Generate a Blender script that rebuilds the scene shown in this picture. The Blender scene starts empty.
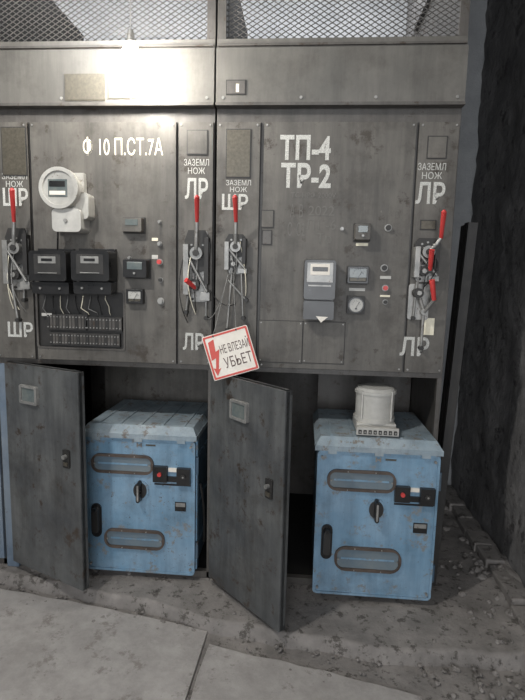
import bpy, bmesh, math, random
from mathutils import Vector, Matrix, noise
random.seed(4)
scene=bpy.context.scene
scene.view_settings.view_transform='Standard'

# ------------------------------------------------------------ camera
CAM=Vector((0,-2.2,1.4)); F=505.0
psi=math.radians(4.4); th=math.radians(7.8); r=math.atan(0.0236)
tr=Vector((math.cos(psi),math.sin(psi),0)); f0=Vector((-math.sin(psi),math.cos(psi),0)); Zv=Vector((0,0,1))
fwd=f0*math.cos(th)-Zv*math.sin(th); td=-Zv*math.cos(th)-f0*math.sin(th)
ix=tr*math.cos(r)-td*math.sin(r); iy=tr*math.sin(r)+td*math.cos(r)
cd=bpy.data.cameras.new('camera'); cam=bpy.data.objects.new('camera',cd); scene.collection.objects.link(cam)
cd.sensor_fit='VERTICAL'; cd.sensor_height=36; cd.lens=F/700*36; cd.clip_start=0.05
m=Matrix((ix,-iy,-fwd)).transposed().to_4x4(); m.translation=CAM; cam.matrix_world=m
scene.camera=cam
FY=-0.02
def V(px,py,Y=FY):
    """survey: photo measurement -> (x,z) on the real vertical plane y=Y"""
    d=fwd+ix*((px-262.5)/F)+iy*((py-350)/F)
    t=(Y-CAM.y)/d.y
    p=CAM+d*t
    return p.x,p.z
def RC(x0,y0,x1,y1,Y=FY):
    a=V(x0,y0,Y);b=V(x1,y0,Y);c=V(x0,y1,Y);d=V(x1,y1,Y)
    return (a[0]+c[0])/2,(b[0]+d[0])/2,(c[1]+d[1])/2,(a[1]+b[1])/2   # X0,X1,Z0,Z1

# ------------------------------------------------------------ materials
def lin(c):
    return tuple(((v/255)/12.92 if v/255<=.04045 else ((v/255+.055)/1.055)**2.4) for v in c)+(1,)
def mat(name,c1,c2=None,rough=.5,metal=0,scale=4,fine=60,rust=None,rust_amt=.0,bump=.1,emit=None,bscale=None,streak=0,chip=None,chip_amt=.5,bdist=.001,chip_scale=38,rvar=.1):
    M=bpy.data.materials.new(name); M.use_nodes=True; nt=M.node_tree; N=nt.nodes; L=nt.links
    bs=N['Principled BSDF']; bs.inputs['Roughness'].default_value=rough; bs.inputs['Metallic'].default_value=metal
    if emit:
        bs.inputs['Emission Color'].default_value=lin(emit[0]); bs.inputs['Emission Strength'].default_value=emit[1]
    if c2 is None:
        bs.inputs['Base Color'].default_value=lin(c1); return M
    tc=N.new('ShaderNodeTexCoord'); src=tc.outputs['Object']
    def nz(sc,det=8,ro=.65,vec=None):
        n=N.new('ShaderNodeTexNoise'); n.inputs['Scale'].default_value=sc; n.inputs['Detail'].default_value=det; n.inputs['Roughness'].default_value=ro; L.new(vec or src,n.inputs['Vector']); return n
    def ramp(sock,p0,p1,a=(0,0,0,1),b_=(1,1,1,1)):
        q=N.new('ShaderNodeValToRGB'); q.color_ramp.elements[0].position=p0; q.color_ramp.elements[1].position=p1; q.color_ramp.elements[0].color=a; q.color_ramp.elements[1].color=b_; L.new(sock,q.inputs[0]); return q.outputs[0]
    def mix(f,a,b_,mode='MIX'):
        mx=N.new('ShaderNodeMix'); mx.data_type='RGBA'; mx.blend_type=mode
        if isinstance(f,float): mx.inputs[0].default_value=f
        else: L.new(f,mx.inputs[0])
        L.new(a,mx.inputs[6])
        if isinstance(b_,tuple): mx.inputs[7].default_value=b_
        else: L.new(b_,mx.inputs[7])
        return mx.outputs[2]
    n1=nz(scale); col=ramp(n1.outputs['Fac'],.33,.68,lin(c1),lin(c2))
    if streak:
        mp=N.new('ShaderNodeMapping'); mp.inputs['Scale'].default_value=(9,9,.9); L.new(src,mp.inputs[0])
        n4=nz(2.2,8,.7,mp.outputs[0]); s=ramp(n4.outputs['Fac'],.42,.75,(1,1,1,1),(1-streak,1-streak,1-streak,1)); col=mix(1.0,col,s,'MULTIPLY')
        n6=nz(7,9,.72); s=ramp(n6.outputs['Fac'],.48,.70,(1,1,1,1),(1-streak*.9,1-streak*.95,1-streak,1)); col=mix(1.0,col,s,'MULTIPLY')
    if rust:
        n3=nz(scale*3.1,10,.75); p=.72-rust_amt*.3; col=mix(ramp(n3.outputs['Fac'],p,p+.06),col,lin(rust))
    if chip:
        n5=nz(chip_scale,6,.8); p=.74-chip_amt*.1; col=mix(ramp(n5.outputs['Fac'],p,p+.03),col,lin(chip))
    L.new(col,bs.inputs['Base Color'])
    if bump:
        n2=nz(bscale or fine,10 if bscale else 4)
        bp=N.new('ShaderNodeBump'); bp.inputs['Strength'].default_value=min(1,bump*2); bp.inputs['Distance'].default_value=bdist
        L.new(n2.outputs['Fac'],bp.inputs['Height']); L.new(bp.outputs[0],bs.inputs['Normal'])
    if rvar:
        mr=N.new('ShaderNodeMapRange'); mr.inputs[3].default_value=max(.05,rough-rvar); mr.inputs[4].default_value=min(1,rough+rvar)
        L.new(n1.outputs['Fac'],mr.inputs[0]); L.new(mr.outputs[0],bs.inputs['Roughness'])
    return M
gray=mat('grey_paint',(82,79,75),(106,102,96),rough=.55,scale=3,rust=(60,53,46),rust_amt=.5,bump=0,streak=.45,chip=(142,138,131),chip_amt=.55,rvar=0)
band=mat('grey_gloss_paint',(92,90,86),(110,107,102),rough=.36,scale=3,bump=0,streak=.3,rvar=0)
frame=mat('grey_frame_paint',(76,73,70),(94,90,86),rough=.45,scale=5,rust=(60,50,42),rust_amt=.5,bump=.1,streak=.4)
doorm=mat('door_paint',(72,74,76),(98,99,98),rough=.42,scale=4,rust=(60,51,44),rust_amt=.5,bump=.1,streak=.45,chip=(134,130,124),chip_amt=.5)
bluegrey=mat('blue_grey_paint',(96,112,130),(118,128,138),rough=.5,scale=4,rust=(70,66,62),rust_amt=.3,bump=.1,streak=.2)
dark=mat('dark_interior',(16,15,15),(28,26,25),rough=.8,scale=5,bump=.1)
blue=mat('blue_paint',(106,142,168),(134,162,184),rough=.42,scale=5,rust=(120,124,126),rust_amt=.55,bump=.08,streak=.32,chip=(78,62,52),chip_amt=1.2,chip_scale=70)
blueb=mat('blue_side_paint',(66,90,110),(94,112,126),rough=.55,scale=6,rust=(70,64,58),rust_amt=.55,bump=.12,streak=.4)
dustblue=mat('dusty_blue_lid',(130,146,156),(154,164,170),rough=.7,scale=6,rust=(112,106,100),rust_amt=.55,bump=.15,streak=.3,chip=(92,76,64),chip_amt=1.0)
brown=mat('brown_rim',(66,56,50),(92,80,72),rough=.5,scale=12,bump=.05)
glass=mat('window_glass',(86,96,98),(112,116,112),rough=.18,scale=20,bump=0)
blueglass=mat('slot_window',(92,110,124),(122,130,132),rough=.25,scale=5,bump=0)
black=mat('black_bakelite',(24,24,25),(38,37,37),rough=.3,scale=12,bump=.03)
blackm=mat('black_steel',(34,33,33),(50,48,46),rough=.55,scale=12,bump=.1)
steel=mat('worn_steel',(120,120,118),(160,158,154),rough=.4,metal=.4,scale=18,rust=(80,62,50),rust_amt=.4,bump=.12)
wirem=mat('grille_wire',(70,68,66),(92,89,86),rough=.6,scale=18,bump=0)
white=mat('white_enamel',(164,162,157),(190,188,182),rough=.45,scale=10,bump=.04)
whited=mat('dusty_white_enamel',(150,148,143),(182,180,174),rough=.5,scale=10,rust=(128,121,112),rust_amt=.45,bump=.04)
cream=mat('cream_paint',(222,214,190),(234,228,208),rough=.8,scale=60,bump=0)
chalk=mat('stencil_white',(186,186,180),(220,219,214),rough=.7,scale=14,rust=(132,130,126),rust_amt=.75,bump=0)
faint=mat('faint_chalk',(94,92,88),(114,112,108),rough=.8,scale=30,bump=0)
red=mat('red_handle',(178,52,52),(206,72,68),rough=.4,scale=20,bump=.05)
signred=mat('sign_red',(190,70,62),(204,86,76),rough=.5,scale=20,bump=0)
signw=mat('sign_white',(216,208,196),(232,226,216),rough=.5,scale=12,rust=(176,140,118),rust_amt=.15,bump=.03)
signb=mat('sign_text',(70,52,50),(90,66,60),rough=.5,scale=12,bump=0)
brass=mat('nameplate',(72,68,60),(92,87,76),rough=.4,metal=.3,scale=90,bump=.05)
plaster=mat('rough_plaster',(88,87,88),(128,126,125),rough=.8,scale=3.2,rust=(66,64,64),rust_amt=.55,bump=.9,bscale=14,bdist=.014,streak=.25,chip=(156,154,152),chip_amt=.6)
plasterb=mat('back_plaster',(130,132,134),(156,157,158),rough=.9,scale=3,bump=.6,bscale=22,bdist=.01)
ceilm=mat('ceiling_paint',(120,120,118),(140,140,138),rough=.9,scale=3,bump=.3)
conc=mat('concrete_slab',(148,144,141),(170,166,163),rough=.8,scale=3,rust=(128,123,119),rust_amt=.5,bump=.12,bscale=60,chip=(112,109,106),chip_amt=.6,bdist=.008,streak=.2)
dirt=mat('dusty_concrete',(106,102,99),(142,137,133),rough=.88,scale=6,rust=(82,78,74),rust_amt=.6,bump=.3,bscale=40,bdist=.008)

# ------------------------------------------------------------ mesh builder
class B:
    def __init__(s,name): s.n=name; s.bm=bmesh.new(); s.mats=[]; s.M=Matrix.Identity(4)
    def mi(s,m):
        if m not in s.mats: s.mats.append(m)
        return s.mats.index(m)
    def add(s,vs,fs,m,smooth=False):
        i=s.mi(m); bv=[s.bm.verts.new(s.M@Vector(v)) for v in vs]
        for f in fs:
            try:
                q=s.bm.faces.new([bv[k] for k in f]); q.material_index=i; q.smooth=smooth
            except ValueError: pass
    def box(s,x0,x1,y0,y1,z0,z1,m):
        s.add([(x0,y0,z0),(x1,y0,z0),(x1,y1,z0),(x0,y1,z0),(x0,y0,z1),(x1,y0,z1),(x1,y1,z1),(x0,y1,z1)],
              [(0,3,2,1),(4,5,6,7),(0,1,5,4),(1,2,6,5),(2,3,7,6),(3,0,4,7)],m)
    def frus(s,a,b,m):
        x0,x1,y0,y1,z=a; X0,X1,Y0,Y1,Z=b
        s.add([(x0,y0,z),(x1,y0,z),(x1,y1,z),(x0,y1,z),(X0,Y0,Z),(X1,Y0,Z),(X1,Y1,Z),(X0,Y1,Z)],
              [(0,3,2,1),(4,5,6,7),(0,1,5,4),(1,2,6,5),(2,3,7,6),(3,0,4,7)],m)
    def prism(s,pts,y0,y1,m,smooth=False,scale=1.0):
        n=len(pts); cx=sum(p[0] for p in pts)/n; cz=sum(p[1] for p in pts)/n
        vs=[(cx+(p[0]-cx)*scale,y0,cz+(p[1]-cz)*scale) for p in pts]+[(p[0],y1,p[1]) for p in pts]
        s.add(vs,[tuple(range(n)),tuple(range(2*n-1,n-1,-1))],m)
        s.add(vs,[(k,(k+1)%n,n+(k+1)%n,n+k) for k in range(n)],m,smooth)
    def ring(s,o,i_,y0,y1,m):
        n=len(o)
        vs=[(p[0],y0,p[1]) for p in o]+[(p[0],y0,p[1]) for p in i_]+[(p[0],y1,p[1]) for p in o]+[(p[0],y1,p[1]) for p in i_]
        fs=[]
        for k in range(n):
            j=(k+1)%n
            fs+=[(k,j,n+j,n+k),(2*n+k,2*n+j,j,k),(n+k,n+j,3*n+j,3*n+k),(2*n+j,2*n+k,3*n+k,3*n+j)]
        s.add(vs,fs,m)
    def tube(s,p,q,r0,m,r1=None,n=12):
        p=Vector(p);q=Vector(q); r1=r0 if r1 is None else r1
        d=(q-p).normalized(); a=d.orthogonal().normalized(); b=d.cross(a)
        vs=[p+(a*math.cos(2*math.pi*k/n)+b*math.sin(2*math.pi*k/n))*r0 for k in range(n)]+[q+(a*math.cos(2*math.pi*k/n)+b*math.sin(2*math.pi*k/n))*r1 for k in range(n)]
        s.add(vs,[(k,(k+1)%n,n+(k+1)%n,n+k) for k in range(n)],m,True)
        s.add(vs,[tuple(range(n-1,-1,-1)),tuple(range(n,2*n))],m)
    def path(s,pts,r,m,n=6):
        for a,b in zip(pts,pts[1:]): s.tube(a,b,r,m,n=n)
    def cable(s,p,q,sag,r,m,side=0,out=0,n=10):
        p=Vector(p);q=Vector(q); L=[]
        for k in range(n+1):
            t=k/n; e=4*t*(1-t); L.append(p.lerp(q,t)+Vector((side*e,-out*e,-sag*e)))
        s.path(L,r,m,n=6)
    def finish(s,parent=None,bevel=.002,recalc=True):
        if recalc: bmesh.ops.recalc_face_normals(s.bm,faces=s.bm.faces)
        me=bpy.data.meshes.new(s.n); s.bm.to_mesh(me); s.bm.free()
        for m in s.mats: me.materials.append(m)
        o=bpy.data.objects.new(s.n,me); scene.collection.objects.link(o)
        if bevel:
            b=o.modifiers.new('bevel','BEVEL'); b.width=bevel; b.segments=2; b.limit_method='ANGLE'; b.angle_limit=math.radians(50)
        if parent: o.parent=parent
        return o
def circ(cx,cz,rx,rz=None,n=28):
    rz=rx if rz is None else rz
    return [(cx+rx*math.cos(2*math.pi*k/n),cz+rz*math.sin(2*math.pi*k/n)) for k in range(n)]
def stad(x0,x1,z0,z1,n=8,rad=None):
    rad=min(x1-x0,z1-z0)/2 if rad is None else rad
    pts=[]
    for cx,cz,a in ((x1-rad,z1-rad,0),(x0+rad,z1-rad,90),(x0+rad,z0+rad,180),(x1-rad,z0+rad,270)):
        for k in range(n+1):
            t=math.radians(a+90*k/n); pts.append((cx+rad*math.cos(t),cz+rad*math.sin(t)))
    return pts
def text(s,x0,x1,z0,z1,y,m,parent,name='lettering',rot=0,bold=0.0,M=None):
    c=bpy.data.curves.new(name,'FONT'); c.body=s; c.extrude=.0006; c.offset=bold; c.align_x='CENTER'; c.align_y='CENTER'; c.size=1
    o=bpy.data.objects.new(name,c); scene.collection.objects.link(o); c.materials.append(m)
    bpy.context.view_layer.update()
    bb=[Vector(v) for v in o.bound_box]; w=max(v.x for v in bb)-min(v.x for v in bb); h=max(v.y for v in bb)-min(v.y for v in bb)
    ox=(max(v.x for v in bb)+min(v.x for v in bb))/2; oy=(max(v.y for v in bb)+min(v.y for v in bb))/2
    sx=(x1-x0)/max(w,1e-4); sz=(z1-z0)/max(h,1e-4)
    T=Matrix.Translation(((x0+x1)/2,y,(z0+z1)/2))@Matrix.Rotation(rot,4,'Y')@Matrix.Rotation(math.pi/2,4,'X')@Matrix.Diagonal((sx,sz,1,1))@Matrix.Translation((-ox,-oy,0))
    if M: T=M@T
    o.matrix_world=T
    if parent:
        o.parent=parent; o.matrix_parent_inverse=parent.matrix_world.inverted()
    return o
def ptext(s,a,b,c,d,m,parent,y=FY-.0005,**k):
    X0,X1,Z0,Z1=RC(a,b,c,d,FY); return text(s,X0,X1,Z0,Z1,y,m,parent,**k)

B1=V(214.5,200)[0]; B2=V(464,112)[0]; W=B2-B1; B0=B1-W; BM=B0-W
# ------------------------------------------------------------ room
XW=1.07; YB=1.25; ZC=3.3; ZF=-.045
b=B('wall_right')
ny,nz_=110,80
vs=[];fs=[]
for j in range(nz_+1):
    for i in range(ny+1):
        y=-5+ (YB+5)*i/ny; z=ZF-.05+(ZC+.1)*j/nz_
        vs.append((XW+.022*noise.noise(Vector((0,y*3,z*3)))+.014*noise.noise(Vector((4,y*12,z*12))),y,z))
for j in range(nz_):
    for i in range(ny):
        k=j*(ny+1)+i; fs.append((k,k+1,k+ny+2,k+ny+1))
b.add(vs,fs,plaster,True); 
b.box(XW+.05,XW+.25,-5,YB+.2,ZF-.05,ZC,plaster); b.finish(bevel=0)
b=B('wall_back'); b.box(-3.2,XW+.05,YB,YB+.15,ZF-.05,ZC,plasterb); b.finish(bevel=0)
b=B('light_blocker'); b.box(B2-.03,B2-.004,.03,YB-.002,2.852,ZC-.002,plaster); b.box(B2-.03,B2-.004,1.004,YB-.002,0,2.852,plaster); b.finish(bevel=0)  # added panels: block the rear fill light and close the gap behind the cabinet
b=B('wall_left'); b.box(-3.35,-3.2,-5,YB+.15,ZF-.05,ZC,plasterb); b.finish(bevel=0)
b=B('ceiling'); b.box(-3.2,XW+.05,-5,YB,ZC,ZC+.1,ceilm); b.finish(bevel=0)

b=B('floor'); b.box(-3.2,XW+.03,-5,YB,ZF-.08,ZF-.012,dirt)
def slab(pts):
    n=len(pts); out=[]
    for k in range(n):
        p=Vector(pts[k]);q=Vector(pts[(k+1)%n])
        for t in range(14):
            u=p.lerp(q,t/14); nn=noise.noise(Vector((u.x*9,u.y*9,3)))*.009
            out.append((u.x+nn,u.y+nn))
    N=len(out)
    b.add([(x,y,ZF-.012) for x,y in out]+[(x,y,ZF) for x,y in out],[tuple(range(N,2*N))]+[(k,(k+1)%N,N+(k+1)%N,N+k) for k in range(N)],conc)
slab([(-3.1,-2.6),(-.43,-2.6),(-.345,-.30),(-.9,-.19),(-1.4,-.12),(-3.1,-.12)])
slab([(-.418,-2.6),(.45,-2.6),(.47,-.55),(.1,-.46),(-.333,-.38)])
slab([(.465,-2.6),(1.04,-2.6),(1.04,-.72),(.49,-.68)])
slab([(-3.1,-4.9),(1.04,-4.9),(1.04,-2.62),(-3.1,-2.62)])
b.finish(bevel=.003)
b=B('concrete_plinth')
edge=[(-3.18,-.05),(-1.4,-.06),(-1.0,-.13),(-.6,-.21),(-.3,-.29),(.1,-.36),(.6,-.38),(1.07,-.34)]
def ey(x):
    for (xa,ya),(xb,yb) in zip(edge,edge[1:]):
        if xa<=x<=xb: return ya+(yb-ya)*(x-xa)/(xb-xa)
    return edge[-1][1]
nx,nyy=240,60; vs=[];fs=[]
for i in range(nx+1):
    x=-3.18+(XW+3.18)*i/nx
    e=ey(x)+.03*noise.noise(Vector((x*4,1,0)))+.012*noise.noise(Vector((x*20,1,0)))
    for j in range(nyy+1):
        t=j/nyy
        if j==0: vs.append((x,e-.015,ZF-.012))
        elif j==1: vs.append((x,e-.004,ZF+.026))
        else:
            y=e+(YB-e)*((j-2)/(nyy-2))**1.3
            h=.0022*noise.noise(Vector((x*6,y*6,0)))+.001*noise.noise(Vector((x*25,y*25,5)))-(.008 if j==2 else 0)
            d=XW-x; h+=max(0,.05-d*.25)*(.6+.8*noise.noise(Vector((x*12,y*9,2)))) if d<.2 else 0
            vs.append((x,y,h-.003))
for i in range(nx):
    for j in range(nyy):
        k=i*(nyy+1)+j; fs.append((k,k+nyy+1,k+nyy+2,k+1))
b.add(vs,fs,dirt,True); plinth=b.finish(bevel=0)
b=B('rubble_stones')
def stone(x,y,z,s):
    bm2=bmesh.new(); bmesh.ops.create_icosphere(bm2,subdivisions=1,radius=s); bm2.verts.index_update()
    vv=[(x+v.co.x*random.uniform(.7,1.3),y+v.co.y*random.uniform(.7,1.3),z+v.co.z*random.uniform(.5,.9)) for v in bm2.verts]
    b.add(vv,[tuple(v.index for v in f.verts) for f in bm2.faces],dirt); bm2.free()
for k in range(260):
    x=random.uniform(-1.7,1.03); e=ey(x)
    if random.random()<.65: y=e-abs(random.gauss(0.02,.05)); z=ZF-.002
    else: y=e+random.uniform(.05,.25); z=0
    stone(x,y,z,random.choice([.003,.004,.005,.007,.010]))
for k in range(120):
    d=abs(random.gauss(0,.07))+.03; stone(XW-d,random.uniform(-.25,1.1),.03 if d<.1 else .005,random.choice([.006,.01,.016,.024]))
for k in range(60): stone(random.uniform(.5,1.0),random.uniform(-.7,-.4),ZF-.005,random.choice([.004,.008,.012]))
for k in range(30): stone(random.uniform(.74,1.0),random.uniform(-.3,.3),.002,random.choice([.005,.009,.014]))
b.finish(parent=plinth,bevel=0)
b=B('curb_ledge')
for k in range(9):
    y=-.25+k*.16; b.box(XW-.10-random.uniform(0,.03),XW-.022,y,y+.15,.0,.035+random.uniform(0,.02),dirt)
b.finish(parent=plinth,bevel=.008)

# ------------------------------------------------------------ cabinets
ZT=2.85
zmesh=V(262,38)[1]; zband1=V(262,49)[1]; zband0=V(262,104)[1]; zpt=V(262,122)[1]; zpb=V(262,367)[1]; zop=1.0
g=.004
fascias=[]
def cabinet(x0,x1):
    b=B('switchgear_cabinet')
    x0+=g;x1-=g
    b.box(x0,x1,0,.03,zop,zmesh,frame)
    b.box(x0,x0+.035,0,.03,0,zop,frame); b.box(x1-.02,x1,0,.03,0,zop,frame)
    b.box(x0,x1,0,.03,0.0,.03,frame)
    b.box(x0,x0+.035,-.012,.03,zmesh,ZT,frame); b.box(x1-.035,x1,-.012,.03,zmesh,ZT,frame); b.box(x0,x1,-.012,.03,ZT-.03,ZT,frame)
    b.box(x0+.005,x1-.005,-.026,-.012,zband1+.012,zband1+.02,frame)
    b.box(x0,x1,-.045,0,zband0-.012,zband0,frame)
    f=B('fascia'); f.box(x0,x1,-.016,-.0005,zband1+.004,zmesh,band); f.box(x0,x1,-.034,-.0005,zband0+.0005,zband1,band); fascias.append(f.finish(bevel=0,recalc=False))
    b.box(x0,x0+.004,.03,1.0,0,ZT,dark); b.box(x1-.004,x1,.03,1.0,0,ZT,frame)
    b.box(x0,x1,.99,1.0,0,zmesh,frame)
    b.box(x0+.004,x1-.004,.03,.99,zmesh-.05,zmesh-.03,frame)
    b.box(x0+.004,x1-.004,.03,.99,0.004,.012,dark)
    w,h=.034,.021; Z0=zmesh;Z1=ZT-.03;H=Z1-Z0; X0=x0+.03;X1=x1-.03
    gr=B('grille')
    xk=X0-H*w/h
    while xk<X1:
        xa=max(X0,xk);xb=min(X1,xk+H*w/h)
        if xb-xa>.001:
            gr.tube((xa,.008,Z0+(xa-xk)*h/w),(xb,.008,Z0+(xb-xk)*h/w),.0022,wirem,n=4)
            gr.tube((xa,.011,Z1-(xa-xk)*h/w),(xb,.011,Z1-(xb-xk)*h/w),.0022,wirem,n=4)
        xk+=w
    fascias.append(gr.finish(bevel=0))
    for t in (.03,.35,.65,.97):
        xx=x0+(x1-x0)*t; b.tube((xx,-.032,zband0+.02),(xx,-.038,zband0+.02),.006,steel)
    b.box(x0+.01,x1-.01,.5,.51,zmesh+.16,zmesh+.2,steel)
    return b
def panel(b,rect,m=gray,hole=None):
    X0,X1,Z0,Z1=rect
    b.box(X0-.003,X1+.003,-.006,0,Z0-.003,Z1+.003,blackm)
    if hole:
        a,c,d,e=hole
        b.box(X0,X1,FY,0,e,Z1,m); b.box(X0,X1,FY,0,Z0,d,m); b.box(X0,a,FY,0,d,e,m); b.box(c,X1,FY,0,d,e,m)
    else: b.box(X0,X1,FY,0,Z0,Z1,m)
    for x in (X0+.012,X1-.012):
        for z in (Z0+.012,Z1-.012): b.tube((x,FY,z),(x,FY-.004,z),.004,steel,n=8)
def fix(rect): return (rect[0],rect[1],zpb,zpt)
def plate(b,a,bb,c,d,m,t=.003,Y=FY):
    X0,X1,Z0,Z1=RC(a,bb,c,d,Y); b.box(X0,X1,Y-t,Y,Z0,Z1,m); return X0,X1,Z0,Z1
def framed(b,a,bb,c,d,m1,m2,t=.004,w=.004,Y=FY):
    X0,X1,Z0,Z1=plate(b,a,bb,c,d,m1,t,Y); b.box(X0+w,X1-w,Y-t-.001,Y-t,Z0+w,Z1-w,m2)
def button(b,px,py,rr,m,Y=FY,L=.018):
    x,z=V(px,py,Y); b.tube((x,Y,z),(x,Y-.006,z),rr*1.35,steel,n=20); b.tube((x,Y-.006,z),(x,Y-L,z),rr,m,n=20)

# cell 1
c1=cabinet(B0,B1)
stripA=(B0+.008,V(31,240)[0],zpb,zpt)
panel(c1,stripA)
hole=RC(38,291,124,348)
p1=fix(RC(34,122,176,360)); panel(c1,p1,gray,hole)
panel(c1,(RC(178.5,122,212,362)[0],B1-.008,zpb,zpt))
c1.ring(stad(hole[0]-.006,hole[1]+.006,hole[2]-.006,hole[3]+.006,rad=.012),stad(hole[0]+.002,hole[1]-.002,hole[2]+.002,hole[3]-.002,rad=.01),FY-.004,FY,frame)
for (a,bb,c,d) in ((47,314,88,330),(86,317,122,331),(50,333,120,346)):
    X0,X1,Z0,Z1=RC(a,bb,c,d,-.02)
    c1.box(X0,X1,-.022,-.003,Z0,Z1,blackm)
    n=max(3,int((X1-X0)/.014))
    for k in range(n):
        x=X0+(k+.5)*(X1-X0)/n
        c1.box(x-.0055,x+.0055,-.024,-.02,Z0+.006,Z1-.006,frame if k%3 else blackm)
        c1.tube((x,-.022,Z1-.013),(x,-.027,Z1-.013),.003,steel,n=8); c1.tube((x,-.022,Z0+.013),(x,-.027,Z0+.013),.003,steel,n=8)
for k in range(9):
    xa,za=V(45+k*7.5,296,-.02); xb,zb=V(49+k*7.8+random.uniform(-3,3),315,-.02); mid=((xa+xb)/2+random.uniform(-.02,.02),-.03-random.uniform(0,.015),(za+zb)/2-random.uniform(0,.02))
    c1.path([(xa,-.015,za),(xa+.003,-.025,za-.015),mid,(xb,-.025,zb+.01),(xb,-.015,zb)],.0019,(steel,black,cream)[k%3],n=5)
framed(c1,65,74,105,101,brass,brass,Y=-.034); framed(c1,108,78,166,99,brass,band,Y=-.034)
framed(c1,2,127,27,176,blackm,brass)
framed(c1,187,130,208,155,blackm,gray)
plate(c1,152,255,158,259,white); plate(c1,152,238,158,241,cream); plate(c1,42,313,52,316,white)
button(c1,160,244,.008,steel); button(c1,160,262,.010,red); button(c1,161,280,.008,blackm); button(c1,161,301,.011,steel); button(c1,130,258,.006,steel)
button(c1,160,222,.006,steel)
X0,X1,Z0,Z1=RC(105,362,213,402,.56); c1.box(X0,B1-.012,.56,.57,.2,zop+.1,gray)
cab1=c1.finish(bevel=.0012)
# cell 2
c2=cabinet(B1,B2)
panel(c2,(B1+.008,RC(217,122,258,360)[1],zpb,zpt))
p2=fix(RC(261.5,122,409,372)); panel(c2,p2)
panel(c2,(RC(412,122,456,372)[0],B2-.012,zpb,zpt))
framed(c2,226,80,246,95,blackm,frame,Y=-.034)
framed(c2,226,129,251,178,blackm,brass)
framed(c2,427,136,447,159,blackm,gray)
framed(c2,261,210,274,228,blackm,gray)
framed(c2,262,230,272,245,blackm,frame); framed(c2,420,220,436,230,blackm,brass)
for q in ((259,321,302,362),(303,322,344,363)):
    X0,X1,Z0,Z1=RC(*q); c2.box(X0-.003,X1+.003,FY-.0015,FY,Z0-.003,Z1+.003,blackm); c2.box(X0,X1,FY-.006,FY,Z0,Z1,gray)
    for x in (X0+.008,X1-.008):
        for z in (Z0+.008,Z1-.008): c2.tube((x,FY-.005,z),(x,FY-.009,z),.003,steel,n=8)
button(c2,388,228,.011,blackm); button(c2,384,268,.011,blackm); button(c2,385,288,.010,red); button(c2,385,302,.008,blackm); button(c2,342,229,.006,steel)
plate(c2,380,276,391,279,white); plate(c2,380,295,390,297,cream); plate(c2,356,243,368,246,cream); plate(c2,349,288,365,291,white)
plate(c2,424,318,434,335,cream)
c2.box(V(318,390,.56)[0],B2-.012,.56,.57,.2,zop+.1,frame)
cab2=c2.finish(bevel=.0012)
# cell 0
c0=cabinet(BM,B0)
panel(c0,(BM+.01,BM+.17,zpb,zpt)); panel(c0,(BM+.19,B0-.2,zpb,zpt)); panel(c0,(B0-.18,B0-.008,zpb,zpt))
c0.box(BM+.04,B0-.008,-.02,0,.04,zop-.01,bluegrey)
c0.tube((B0-.1,-.02,.5),(B0-.1,-.05,.5),.012,blackm)
cab0=c0.finish(bevel=.0012)
for i,f in enumerate(fascias): f.parent=(cab1,cab2,cab0)[i//2]
b=B('post'); b.box(B0+g,V(14,460)[0],-.018,0,.0,zop-.004,bluegrey); b.finish(parent=cab1)

ptext('Ф 10 П.СТ.7А',83,137,163,156,cream,cab1)
ptext('ТП-4',280,135,331,160,chalk,cab2,bold=.03)
ptext('ТР-2',281,163,331,188,chalk,cab2,bold=.03)
for q,c in (((185,178,208,199),cab1),((183,333,204,350),cab1),((416,182,445,204),cab2),((400,337,429,356),cab2)):
    ptext('ЛР',*q,chalk,c,bold=.02)
for q,c in (((3,188,28,206),cab1),((8,322,33,337),cab1),((222,194,248,210),cab2)):
    ptext('ШР',*q,chalk,c,bold=.02)
for (a,bb,c_,d),c in (((2,173,27,187),cab1),((184,159,209,174),cab1),((226,180,251,192),cab2),((418,163,446,179),cab2)):
    h=(d-bb); ptext('ЗАЗЕМЛ',a,bb,c_,bb+h*.45,chalk,c); ptext('НОЖ',a+4,bb+h*.57,c_-4,d,chalk,c)
ptext('TC HPФ 2000V',291,192,336,198,faint,cab2); ptext('А  В\nС  О2',288,204,305,236,faint,cab2); ptext('2022\nЛ1 -6\n  Тр',306,206,336,246,faint,cab2)
X0,X1,Z0,Z1=RC(236,84,239,92,-.039); text('1',X0,X1,Z0,Z1,-.0395,cream,cab2)

# ------------------------------------------------------------ instruments
b=B('electricity_meter')
x,z=V(59,188,-.12)
b.box(x-.055,x+.075,FY-.03,FY,z-.16,z+.075,whited)
b.prism(circ(x,z,.074,n=40),-.10,FY-.03,whited,True)
b.prism(circ(x,z,.084,n=40),-.112,-.10,white,True)
b.ring(circ(x,z,.084,n=40),circ(x,z,.068,n=40),-.128,-.112,whited)
b.prism(circ(x,z,.068,n=40),-.120,-.111,whited,True)
b.box(x-.046,x+.035,-.123,-.119,z-.035,z+.035,glass); b.box(x-.040,x+.028,-.125,-.123,z+.005,z+.028,black)
b.box(x-.040,x+.028,-.125,-.123,z-.028,z-.012,signw)
b.prism(stad(x-.040,x+.085,z-.175,z-.080,rad=.02),-.11,FY,white)
b.prism(stad(x+.02,x+.108,z-.12,z-.01,rad=.02),-.085,FY,whited)
b.tube((x+.02,-.11,z-.13),(x+.02,-.118,z-.13),.008,steel)
b.cable((x-.03,-.08,z-.17),(x-.06,-.03,z-.27),.0,.004,black)
b.finish(bevel=.004)
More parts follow.
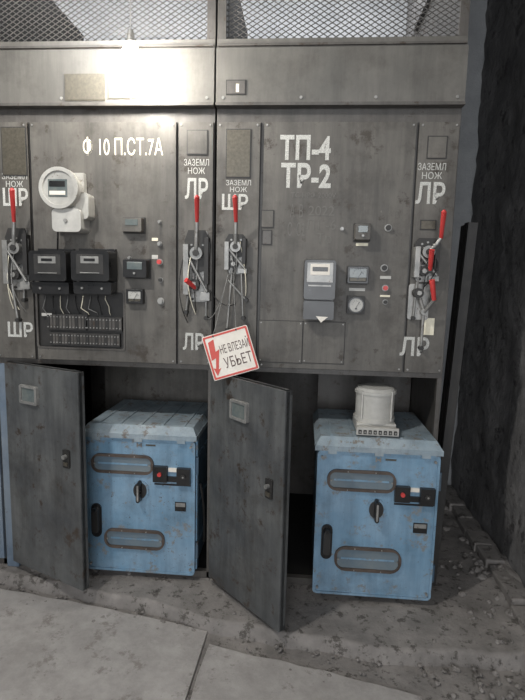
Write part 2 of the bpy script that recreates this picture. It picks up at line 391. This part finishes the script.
def black_meter(a,bb,c,d,proj=.10):
    Y=-.02-proj
    X0,X1,Z0,Z1=RC(a,bb,c,d,Y)
    b=B('electricity_meter'); H=Z1-Z0;Wd=X1-X0
    b.box(X0+.006,X1-.006,-.045,FY,Z0+.01,Z1+.01,black)
    b.prism(stad(X0,X1,Z0+H*.28,Z1,rad=.014),Y,-.04,black,scale=.95)
    b.prism(stad(X0+.004,X1-.004,Z0,Z0+H*.27,rad=.006),Y+.02,-.04,black)
    wx0,wx1,wz0,wz1=X0+Wd*.16,X1-Wd*.16,Z0+H*.45,Z0+H*.9
    b.box(wx0,wx1,Y-.002,Y,wz0,wz1,blackm)
    b.box(wx0+.02,wx1-.02,Y-.004,Y-.002,wz0+(wz1-wz0)*.55,wz1-.008,steel)
    b.box(wx0+Wd*.2,wx1-Wd*.2,Y-.0055,Y-.004,wz0+(wz1-wz0)*.66,wz0+(wz1-wz0)*.8,black)
    b.box(wx0+Wd*.1,wx1-Wd*.1,Y-.005,Y-.002,wz0+.004,wz0+.008,steel)
    for x in (X0+Wd*.25,X1-Wd*.25): b.tube((x,Y+.02,Z0+H*.13),(x,Y+.013,Z0+H*.13),.005,steel)
    b.finish(bevel=.003)
black_meter(28,250,67,294); black_meter(70,250,110,294)
b=B('electricity_meter'); Y=-.11
X0,X1,Z0,Z1=RC(303,259,336,320,Y); H=Z1-Z0; Wd=X1-X0
b.box(X0+.005,X1-.005,-.05,FY,Z0+.01,Z1-.003,black)
b.prism(stad(X0,X1,Z0+H*.32,Z1,rad=.012),Y,-.045,black,scale=.95)
b.prism(stad(X0+.004,X1-.004,Z0,Z0+H*.31,rad=.008),Y+.02,-.045,black)
b.box(X0+.014,X1-.014,Y-.003,Y,Z0+H*.62,Z1-.014,steel); b.box(X0+.028,X1-.028,Y-.004,Y-.002,Z0+H*.74,Z0+H*.92,signw); b.box(X0+.036,X1-.036,Y-.005,Y-.002,Z0+H*.80,Z0+H*.87,black)
b.box(X0+.02,X1-.02,Y-.004,Y,Z0+H*.55,Z0+H*.58,steel)
xa,za=(X0+X1)/2+.01,Z0
b.prism([(xa-.02,za+.014),(xa+.03,za+.012),(xa+.002,za-.012)],Y+.017,Y+.02,signw)
b.finish(bevel=.003)
def gauge(a,bb,c,d,round_=False,name='panel_gauge',proj=.025,facemat=white):
    b=B(name); Y=FY-proj
    X0,X1,Z0,Z1=RC(a,bb,c,d,Y); cx=(X0+X1)/2; cz=(Z0+Z1)/2; w=X1-X0; h=Z1-Z0
    b.prism(stad(X0,X1,Z0,Z1,rad=.005),Y,FY,blackm)
    if round_:
        b.ring(circ(cx,cz,w*.46),circ(cx,cz,w*.38),Y-.006,Y,black); b.prism(circ(cx,cz,w*.39),Y-.002,Y,facemat)
    else:
        b.ring(stad(X0+.003,X1-.003,Z0+.003,Z1-.003,rad=.004),stad(X0+.01,X1-.01,Z0+.01,Z1-.01,rad=.004),Y-.005,Y,black)
        b.box(X0+.01,X1-.01,Y-.002,Y,Z0+h*.35,Z1-.01,facemat)
        b.box(X0+.012,X1-.012,Y-.0025,Y-.001,Z0+.012,Z0+h*.33,brass)
    b.tube((cx,Y-.004,cz-h*.15),(cx+w*.18,Y-.004,cz+h*.2),.001,black,n=4)
    b.tube((cx,Y-.006,cz-h*.2),(cx,Y-.002,cz-h*.2),.004,black)
    for k in range(7):
        t=math.radians(30+k*20); b.tube((cx+math.cos(t)*w*.24,Y-.0035,cz-h*.15+math.sin(t)*w*.36),(cx+math.cos(t)*w*.29,Y-.0035,cz-h*.15+math.sin(t)*w*.42),.0008,black,n=4)
    b.finish(bevel=.001)
gauge(126,289,143,304); gauge(347,266,369,284,facemat=glass); gauge(347,296,365,314,True)
def relay(a,bb,c,d,proj=.05,m=black,knob=True):
    b=B('relay_box'); Y=FY-proj; X0,X1,Z0,Z1=RC(a,bb,c,d,Y); w=X1-X0;h=Z1-Z0
    b.box(X0-.003,X1+.003,FY-.01,FY,Z0-.003,Z1+.003,blackm); b.prism(stad(X0,X1,Z0,Z1,rad=.006),Y,FY-.01,m,scale=.93)
    b.box(X0+w*.2,X1-w*.2,Y-.002,Y,Z0+h*.45,Z1-h*.15,glass)
    if knob: b.tube(((X0+X1)/2,Y,Z0+h*.25),((X0+X1)/2,Y-.008,Z0+h*.25),.005,steel)
    b.finish()
relay(122,259,147,278); relay(121,217,142,232,.04,gray,False); relay(355,223,371,240,.05,gray)

# ------------------------------------------------------------ levers
def lever(hb,ht,br,links=(),h2=None,Yt=-.15):
    b=B('disconnector_lever')
    X0,X1,Z0,Z1=RC(*br,Y=-.05); cx=(X0+X1)/2; w=X1-X0; H=Z1-Z0
    b.prism(stad(cx-w*.36,cx+w*.36,Z0,Z1,rad=.012),FY-.010,FY,steel)
    for z in (Z0+.012,Z1-.012):
        for sx in (-.2,.2): b.tube((cx+sx*w,FY-.01,z),(cx+sx*w,FY-.018,z),.006,blackm,n=6)
    b.prism([(cx-w*.5,Z1-H*.15),(cx-w*.35,Z1),(cx+w*.3,Z1),(cx+w*.5,Z1-H*.2),(cx+w*.4,Z1-H*.55),(cx-w*.15,Z1-H*.6)],-.045,-.035,blackm)
    hz=Z1-H*.32
    b.tube((cx,FY,hz),(cx,-.075,hz),w*.24,steel,n=20); b.tube((cx,-.075,hz),(cx,-.083,hz),w*.13,blackm,n=6)
    for k in range(5):
        t=math.radians(20+k*35); b.tube((cx+math.cos(t)*w*.38,-.045,hz+math.sin(t)*w*.38),(cx+math.cos(t)*w*.38,-.05,hz+math.sin(t)*w*.38),.0045,steel,n=8)
    b.box(cx-w*.5,cx-w*.3,-.07,-.02,Z0+H*.1,Z1-H*.2,steel); b.box(cx+w*.28,cx+w*.45,-.06,-.02,Z0+H*.25,Z1-H*.1,blackm)
    b.tube((cx-w*.1,-.02,Z0+H*.25),(cx-w*.1,-.06,Z0+H*.25),w*.2,blackm,n=18); b.tube((cx-w*.1,-.06,Z0+H*.25),(cx-w*.1,-.07,Z0+H*.25),w*.1,steel,n=6)
    b.tube((cx-w*.4,-.06,hz),(cx+w*.4,-.06,Z0+H*.15),.006,steel)
    b.box(cx+w*.1,cx+w*.5,-.055,-.02,Z0+H*.02,Z0+H*.14,steel)
    xb,zb=V(*hb,-.09); xt,zt=V(*ht,Yt)
    b.path([(cx,-.07,hz),(cx+(xb-cx)*.6,-.085,(hz+zb)/2),(xb,-.09,zb)],.008,steel,n=10)
    b.tube((xb,-.09,zb),(xt,Yt,zt),.0075,red,.0105,n=14); b.tube((xt,Yt,zt),(xt,Yt-.003,zt+.008),.0105,red,.004,n=14)
    for (p,q) in links:
        a_=V(*p,-.05); c_=V(*q,-.04)
        b.tube((a_[0],-.05,a_[1]),(c_[0],-.04,c_[1]),.005,steel,n=8)
        b.tube((c_[0],FY,c_[1]),(c_[0],-.05,c_[1]),.009,blackm)
    for k in range(4):
        sx=random.uniform(-.45,.45)*w; ex=random.uniform(-.5,.5)*w
        b.cable((cx+sx,-.045,hz+random.uniform(-.02,.03)),(cx+ex,-.03,Z0-random.uniform(.02,.10)),random.uniform(-.01,.02),.0022,random.choice([black,steel,cream,black]),side=random.uniform(-.025,.025),out=random.uniform(.02,.04))
    if h2:
        p,q=h2; a_=V(*p,-.07); c_=V(*q,-.11)
        b.tube((a_[0],-.07,a_[1]),(c_[0],-.11,c_[1]),.008,red,.011)
        b.tube((a_[0],-.03,a_[1]),(a_[0],-.075,a_[1]),.012,blackm)
        b.tube((a_[0],-.05,a_[1]),(cx,-.05,hz),.006,steel)
    return b.finish(bevel=.001)
lever((14,222),(12,190),(5,228,29,290),[((12,285),(18,320)),((24,262),(24,300))])
lever((197,222),(197,197),(184,230,210,302),[((188,296),(186,312)),((206,280),(206,318))],h2=((195,288),(186,280)))
lever((236,222),(235,197),(225,234,247,274),[((232,270),(227,330)),((241,266),(243,318)),((228,280),(246,300))])
lever((441,238),(444,212),(414,238,440,282),[((417,282),(413,318))],h2=((430,270),(432,250)))
b=B('grounding_switch_lever')
X0,X1,Z0,Z1=RC(409,284,430,320,-.05)
b.prism(stad(X0,X1,Z0,Z1,rad=.01),FY-.012,FY,steel)
x,z=V(418,293,-.06); b.tube((x,FY,z),(x,-.08,z),.02,blackm,n=20); b.tube((x,-.08,z),(x,-.09,z),.010,steel,n=6)
x2,z2=V(424,312,-.06); b.tube((x2,FY,z2),(x2,-.07,z2),.014,steel,n=16)
b.tube((x,-.07,z),(x2,-.06,z2),.007,steel)
xa,za=V(434,300,-.1); xb,zb=V(432,280,-.12); b.tube((xa,-.1,za),(xb,-.12,zb),.0085,red,.0115); b.tube((xa,-.1,za),(x2,-.065,z2),.007,steel)
xa,za=V(421,348,-.04); b.tube((x2,-.05,z2),(xa,-.04,za),.006,steel); b.tube((xa,FY,za),(xa,-.05,za),.01,blackm)
b.finish(bevel=.001)

# ------------------------------------------------------------ warning sign
b=B('warning_sign')
cx,cz=V(230.5,353,-.15)
sw,sh=.098,.094
SM=Matrix.Translation((cx,-.15,cz))@Matrix.Rotation(math.radians(-18),4,'Y')@Matrix.Rotation(math.radians(-3),4,'X')
b.M=SM
b.prism(stad(-sw,sw,-sh,sh,rad=.006),-.003,.001,signw)
b.ring(stad(-sw+.003,sw-.003,-sh+.003,sh-.003,rad=.005),stad(-sw+.011,sw-.011,-sh+.011,sh-.011,rad=.004),-.0042,-.003,signred)
b.prism([(-.078,.066),(-.052,.074),(-.058,.022),(-.040,.028),(-.066,-.052),(-.054,-.048),(-.078,-.078),(-.086,-.042),(-.076,-.046),(-.064,-.004),(-.084,-.010)],-.0042,-.003,signred)
b.tube((-.05,-.004,sh-.008),(-.05,-.0045,sh-.008),.004,blackm,n=8); b.tube((.05,-.004,sh-.008),(.05,-.0045,sh-.008),.004,blackm,n=8)
sign=b.finish(bevel=0)
text('НЕ ВЛЕЗАЙ',-.038,.086,.006,.052,-.0036,signb,sign,M=SM)
text('УБЬЕТ',-.036,.082,-.056,-.012,-.0036,signb,sign,M=SM)
w=B('hanging_wire'); a=SM@Vector((-.05,-.002,sh-.008)); c=SM@Vector((.05,-.002,sh-.008)); t=V(228,275,-.09); t=Vector((t[0],-.09,t[1]))
w.path([a,t,t+Vector((.02,.01,.01)),c],.0015,steel,n=5)
a2=V(205,318,-.04); w.cable((a2[0],-.04,a2[1]),tuple(t),.06,.002,steel); w.cable((a2[0]+.02,-.04,a2[1]+.12),(t[0]+.03,-.06,t[2]-.12),.03,.002,black)
w.finish(parent=sign,bevel=0)

# ------------------------------------------------------------ doors
def door(hx,ang,width,z0,z1,winpos,latchz,name='cabinet_door'):
    b=B(name); M=Matrix.Translation((hx,-.022,0))@Matrix.Rotation(-ang,4,'Z'); b.M=M
    T=.022
    nxx,nzz=24,40; vs=[];fs=[]
    for i in range(nxx+1):
        for j in range(nzz+1):
            u=.004+(width-.008)*i/nxx; v=z0+.004+(z1-z0-.008)*j/nzz
            k=min(1,min(u,width-u)/.05)*min(1,min(v-z0,z1-v)/.05)
            vs.append((u,-T-.0015-.006*k*noise.noise(Vector((u*7+hx*9,v*5,1)))*1.0,v))
    for i in range(nxx):
        for j in range(nzz):
            k=i*(nzz+1)+j; fs.append((k,k+nzz+1,k+nzz+2,k+1))
    b.add(vs,fs,doorm,True)
    b.box(0,width,-T+.004,0,z0,z1,doorm)
    b.ring([(0,z0),(width,z0),(width,z1),(0,z1)],[(.006,z0+.006),(width-.006,z0+.006),(width-.006,z1-.006),(.006,z1-.006)],-T-.002,0,doorm)
    b.box(0,width,0,.012,z0,z0+.02,doorm); b.box(0,width,0,.012,z1-.02,z1,doorm); b.box(width-.02,width,0,.012,z0,z1,doorm); b.box(0.0,.02,0,.012,z0,z1,doorm)
    u,v=winpos; W2,H2=.056,.042
    b.ring(stad(u-W2,u+W2,v-H2,v+H2,rad=.008),stad(u-W2+.012,u+W2-.012,v-H2+.012,v+H2-.012,rad=.004),-T-.016,-T+.004,steel)
    b.box(u-W2+.01,u+W2-.01,-T-.009,-T+.004,v-H2+.01,v+H2-.01,glass)
    lu=width-.075
    b.prism(stad(lu-.02,lu+.02,latchz-.04,latchz+.04,rad=.006),-T-.009,-T+.004,blackm)
    b.tube((lu,-T,latchz+.012),(lu,-T-.025,latchz+.012),.009,steel); b.box(lu-.012,lu+.012,-T-.014,-T-.009,latchz-.03,latchz-.012,brass)
    for z in (z0+.12,z1-.12): b.tube((-.004,-T*.5,z-.03),(-.004,-T*.5,z+.03),.008,steel)
    b.finish(bevel=.002)
door(V(16,460,0)[0],math.radians(24),.470,.045,1.01,(.17,.88),.63)
door(B1+.010,math.radians(45),.485,.03,1.0,(.215,.87),.60)

# ------------------------------------------------------------ blue breaker units
def breaker(x0,x1,yf,depth,z1,kn,slot1,slot2,btn,hnd,plt):
    b=B('circuit_breaker_unit')
    z0=.03; yb=yf+depth; lid=z1-.055
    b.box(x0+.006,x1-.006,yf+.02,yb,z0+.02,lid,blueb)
    b.prism(stad(x0,x1,z0,lid-.002,rad=.018),yf,yf+.02,blue)
    b.ring(stad(x0,x1,z0,lid-.002,rad=.018),stad(x0+.010,x1-.010,z0+.010,lid-.012,rad=.012),yf-.006,yf,blue)
    b.box(x0-.012,x1+.008,yf-.014,yb+.01,lid,lid+.022,dustblue)
    b.frus((x0-.010,x1+.006,yf-.012,yb+.008,lid+.022),(x0+.012,x1-.014,yf+.02,yb-.01,z1),dustblue)
    for k in range(5):
        x=x0+.06+k*(x1-x0-.12)/4
        b.box(x-.006,x+.006,yf+.03,yb-.02,z1-.001,z1+.004,dustblue)
    for t in (.12,.5,.88):
        x=x0+(x1-x0)*t; b.box(x-.018,x+.018,yf-.017,yf-.012,lid-.012,lid+.01,dustblue)
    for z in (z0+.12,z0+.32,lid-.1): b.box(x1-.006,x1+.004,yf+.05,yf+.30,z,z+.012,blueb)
    b.box(x1-.004,x1+.006,yf+.02,yf+.05,z0+.02,lid,blue)
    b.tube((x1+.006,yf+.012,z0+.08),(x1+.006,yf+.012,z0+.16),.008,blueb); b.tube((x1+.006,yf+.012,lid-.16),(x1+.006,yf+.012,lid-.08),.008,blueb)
    b.cable((x1+.012,yf+.06,z0+.42),(x1+.012,yf+.16,z0+.08),.0,.006,blackm,out=-.04)
    b.box(x0+.02,x0+.06,yf+.03,yb,0.004,z0+.02,blackm); b.box(x1-.06,x1-.02,yf+.03,yb,0.004,z0+.02,blackm)
    for s in (slot1,slot2):
        a,c,d,e=RC(*s,Y=yf)
        b.ring(stad(a,c,d,e,rad=(e-d)*.45),stad(a+.012,c-.012,d+.012,e-.012,rad=(e-d)*.25),yf-.012,yf,brown)
        b.prism(stad(a+.010,c-.010,d+.010,e-.010,rad=(e-d)*.25),yf-.003,yf,blueglass)
        b.box(a+.03,c-.03,yf-.005,yf-.002,(d+e)/2-.004,(d+e)/2+.004,blue)
        for t in (.06,.94): b.tube((a+(c-a)*t,yf-.012,(d+e)/2),(a+(c-a)*t,yf-.016,(d+e)/2),.004,steel,n=6)
        for t in (.3,.7):
            for zz in (d+.006,e-.006): b.tube((a+(c-a)*t,yf-.012,zz),(a+(c-a)*t,yf-.015,zz),.003,steel,n=6)
    x,z=V(*kn,yf)
    b.ring(circ(x,z,.040,.048),circ(x,z,.030,.038),yf-.006,yf,blue); b.prism(circ(x,z,.031,.039),yf-.010,yf,blackm,True)
    b.prism(stad(x-.010,x+.010,z-.050,z+.050),yf-.042,yf-.008,black,scale=.9)
    b.prism(stad(x-.004,x+.004,z-.038,z+.038),yf-.044,yf-.042,steel)
    a,c,d,e=RC(*btn,Y=yf); h=e-d
    b.box(a,a+(c-a)*.38,yf-.022,yf,d+h*.1,e,black); b.box(a+(c-a)*.64,c,yf-.022,yf,d,e-h*.05,black); b.box(a+(c-a)*.38,a+(c-a)*.64,yf-.01,yf,d+h*.1,d+h*.4,black)
    b.box(a+(c-a)*.40,a+(c-a)*.62,yf-.008,yf,d+h*.68,e-h*.1,signw)
    b.tube((a+(c-a)*.19,yf-.022,d+h*.58),(a+(c-a)*.19,yf-.032,d+h*.58),.009,red,n=18)
    b.tube((a+(c-a)*.82,yf-.022,d+h*.5),(a+(c-a)*.82,yf-.030,d+h*.5),.011,blackm,n=18); b.tube((a+(c-a)*.82,yf-.03,d+h*.5),(a+(c-a)*.82,yf-.032,d+h*.5),.004,steel)
    b.box(a+.002,c,yf-.002,yf,d-.012,d-.004,black)
    a,c,d,e=RC(*hnd,Y=yf)
    b.prism(stad(a,c,d,e),yf-.008,yf,black); x=(a+c)/2
    b.prism(stad(a+.006,c-.006,d+.02,e-.012),yf-.030,yf-.008,blackm,scale=.85); b.tube((x,yf-.008,e-.02),(x,yf-.036,e-.02),.009,black)
    a,c,d,e=RC(*plt,Y=yf); b.box(a,c,yf-.003,yf,d,e,black); b.box(a+.004,c-.004,yf-.004,yf-.002,(d+e)/2,e-.004,steel)
    x=(x0+x1)/2; zz=lid-.03
    b.box(x-.012,x-.006,yf-.004,yf,zz-.012,zz+.008,steel); b.box(x+.006,x+.012,yf-.004,yf,zz-.012,zz+.008,steel); b.box(x-.006,x+.006,yf-.004,yf,zz-.006,zz+.001,steel)
    b.box(x+.03,x+.075,yf-.003,yf,zz-.004,zz+.003,brass)
    for x in (x0+.02,x1-.02):
        for z in (z0+.03,lid-.03): b.tube((x,yf,z),(x,yf-.012,z),.006,steel,n=6)
    b.finish(bevel=.003)
yf1=-.035
xl=RC(86,433,195,577,yf1)
breaker(xl[0],xl[1],yf1,.50,.735,(140.5,490),(92,454,154,473),(105,529,165,548),(154,466,191,483),(92,503,102,536),(175,502,186,511))
yf2=-.10
xr_=RC(315,445,436,592,yf2)
breaker(xr_[0],xr_[1],yf2,.50,.745,(376,509),(327,470,396,491),(334,547,401,571),(394,486,434,503),(321,524,332,558),(413,523,427,533))

b=B('electricity_meter')
zt=.752
x0,z0=V(376,431,-.02); cx=x0; cy=.08
b.box(cx-.085,cx+.085,-.055,.15,zt,zt+.03,white)
b.box(cx-.085,cx+.085,-.02,.15,zt+.03,zt+.04,white)
b.box(cx-.09,cx+.09,-.068,-.055,zt,zt+.034,white)
for k in range(8):
    xx=cx-.075+k*.0214; b.box(xx-.007,xx+.007,-.072,-.068,zt+.006,zt+.024,blackm); b.tube((xx,-.072,zt+.015),(xx,-.076,zt+.015),.004,steel,n=8)
for (r0,z_a,r1,z_b) in ((.090,zt+.04,.090,zt+.058),(.085,zt+.058,.086,zt+.165),(.092,zt+.165,.092,zt+.178),(.090,zt+.178,.080,zt+.190),(.080,zt+.190,.05,zt+.196)):
    b.tube((cx,cy-.02,z_a),(cx,cy-.02,z_b),r0,white,r1,n=40)
for k in range(4):
    t=math.radians(45+90*k); b.tube((cx+.09*math.cos(t),cy-.02+.09*math.sin(t),zt+.05),(cx+.09*math.cos(t),cy-.02+.09*math.sin(t),zt+.182),.005,white,n=8)
b.finish(bevel=.0015)

# leaning steel angles beside the cabinet
b=B('steel_angle_bars')
for dx,dy,topy in ((0,.05,222),(11,.09,225)):
    pa=V(452+dx,topy,dy); pm=V(429+dx,430,dy); s_=(pa[0]-pm[0])/(pa[1]-pm[1]); bx=pm[0]-pm[1]*s_
    off=max(0,B2+.004-bx)
    pa=Vector((pa[0]+off,dy,pa[1])); pb=Vector((bx+off,dy,.004))
    for (wx,wy) in ((.045,.006),(.006,.04)):
        b.add([(pb.x,pb.y,pb.z),(pb.x+wx,pb.y,pb.z),(pb.x+wx,pb.y+wy,pb.z),(pb.x,pb.y+wy,pb.z),(pa.x,pa.y,pa.z),(pa.x+wx,pa.y,pa.z),(pa.x+wx,pa.y+wy,pa.z),(pa.x,pa.y+wy,pa.z)],
          [(0,3,2,1),(4,5,6,7),(0,1,5,4),(1,2,6,5),(2,3,7,6),(3,0,4,7)],blackm)
b.finish(bevel=.001)

# ------------------------------------------------------------ lights
# bare bulb hanging on its flex in front of the left fascia (the bright source in the photo)
hy=-.20; hx_,hz_=V(131,64,hy)
b=B('hanging_bulb')
bulb=mat('lamp_glow',(255,250,240),emit=((255,250,240),230))
b.tube((hx_,hy,ZC),(hx_,hy,hz_+.12),.0025,steel,n=8)
b.tube((hx_,hy,hz_+.075),(hx_,hy,hz_+.12),.018,steel,.010,n=18)
prof=[(.017,.076),(.026,.056),(.040,.030),(.047,.0),(.042,-.023),(.028,-.039),(.006,-.047)]
for (ra,za),(rb,zb) in zip(prof,prof[1:]): 
    n=24; vs=[(hx_+ra*math.cos(2*math.pi*k/n),hy+ra*math.sin(2*math.pi*k/n),hz_+za) for k in range(n)]+[(hx_+rb*math.cos(2*math.pi*k/n),hy+rb*math.sin(2*math.pi*k/n),hz_+zb) for k in range(n)]
    b.add(vs,[(k,(k+1)%n,n+(k+1)%n,n+k) for k in range(n)],bulb,True)
b.finish(bevel=0)
l=bpy.data.lights.new('fill_point','POINT'); l.energy=120; l.color=(1,.98,.94); l.shadow_soft_size=.05  # added point light for general fill, no fixture
o=bpy.data.objects.new('fill_point',l); scene.collection.objects.link(o); o.location=(-1.26,-1.5,2.9)
def area(name,loc,target,sx,sy,e,col):
    l=bpy.data.lights.new(name,'AREA'); l.shape='RECTANGLE'; l.size=sx; l.size_y=sy; l.energy=e; l.color=col
    o=bpy.data.objects.new(name,l); scene.collection.objects.link(o); o.location=loc
    o.rotation_euler=(Vector(target)-Vector(loc)).to_track_quat('-Z','Y').to_euler(); return o
area('front_fill',(.2,-4.9,1.7),(-.1,0,.7),2.6,2.4,120,(.93,.96,1))  # added area fill behind the camera, no doorway there
area('rear_fill',(-.6,.75,3.27),(-.6,1.0,2),2.4,.5,40,(.95,.97,1))  # added fill to brighten the back wall behind the grilles, no skylight there
w=bpy.data.worlds.new('world'); scene.world=w; w.use_nodes=True
w.node_tree.nodes['Background'].inputs[0].default_value=(.88,.94,1,1); w.node_tree.nodes['Background'].inputs[1].default_value=.4
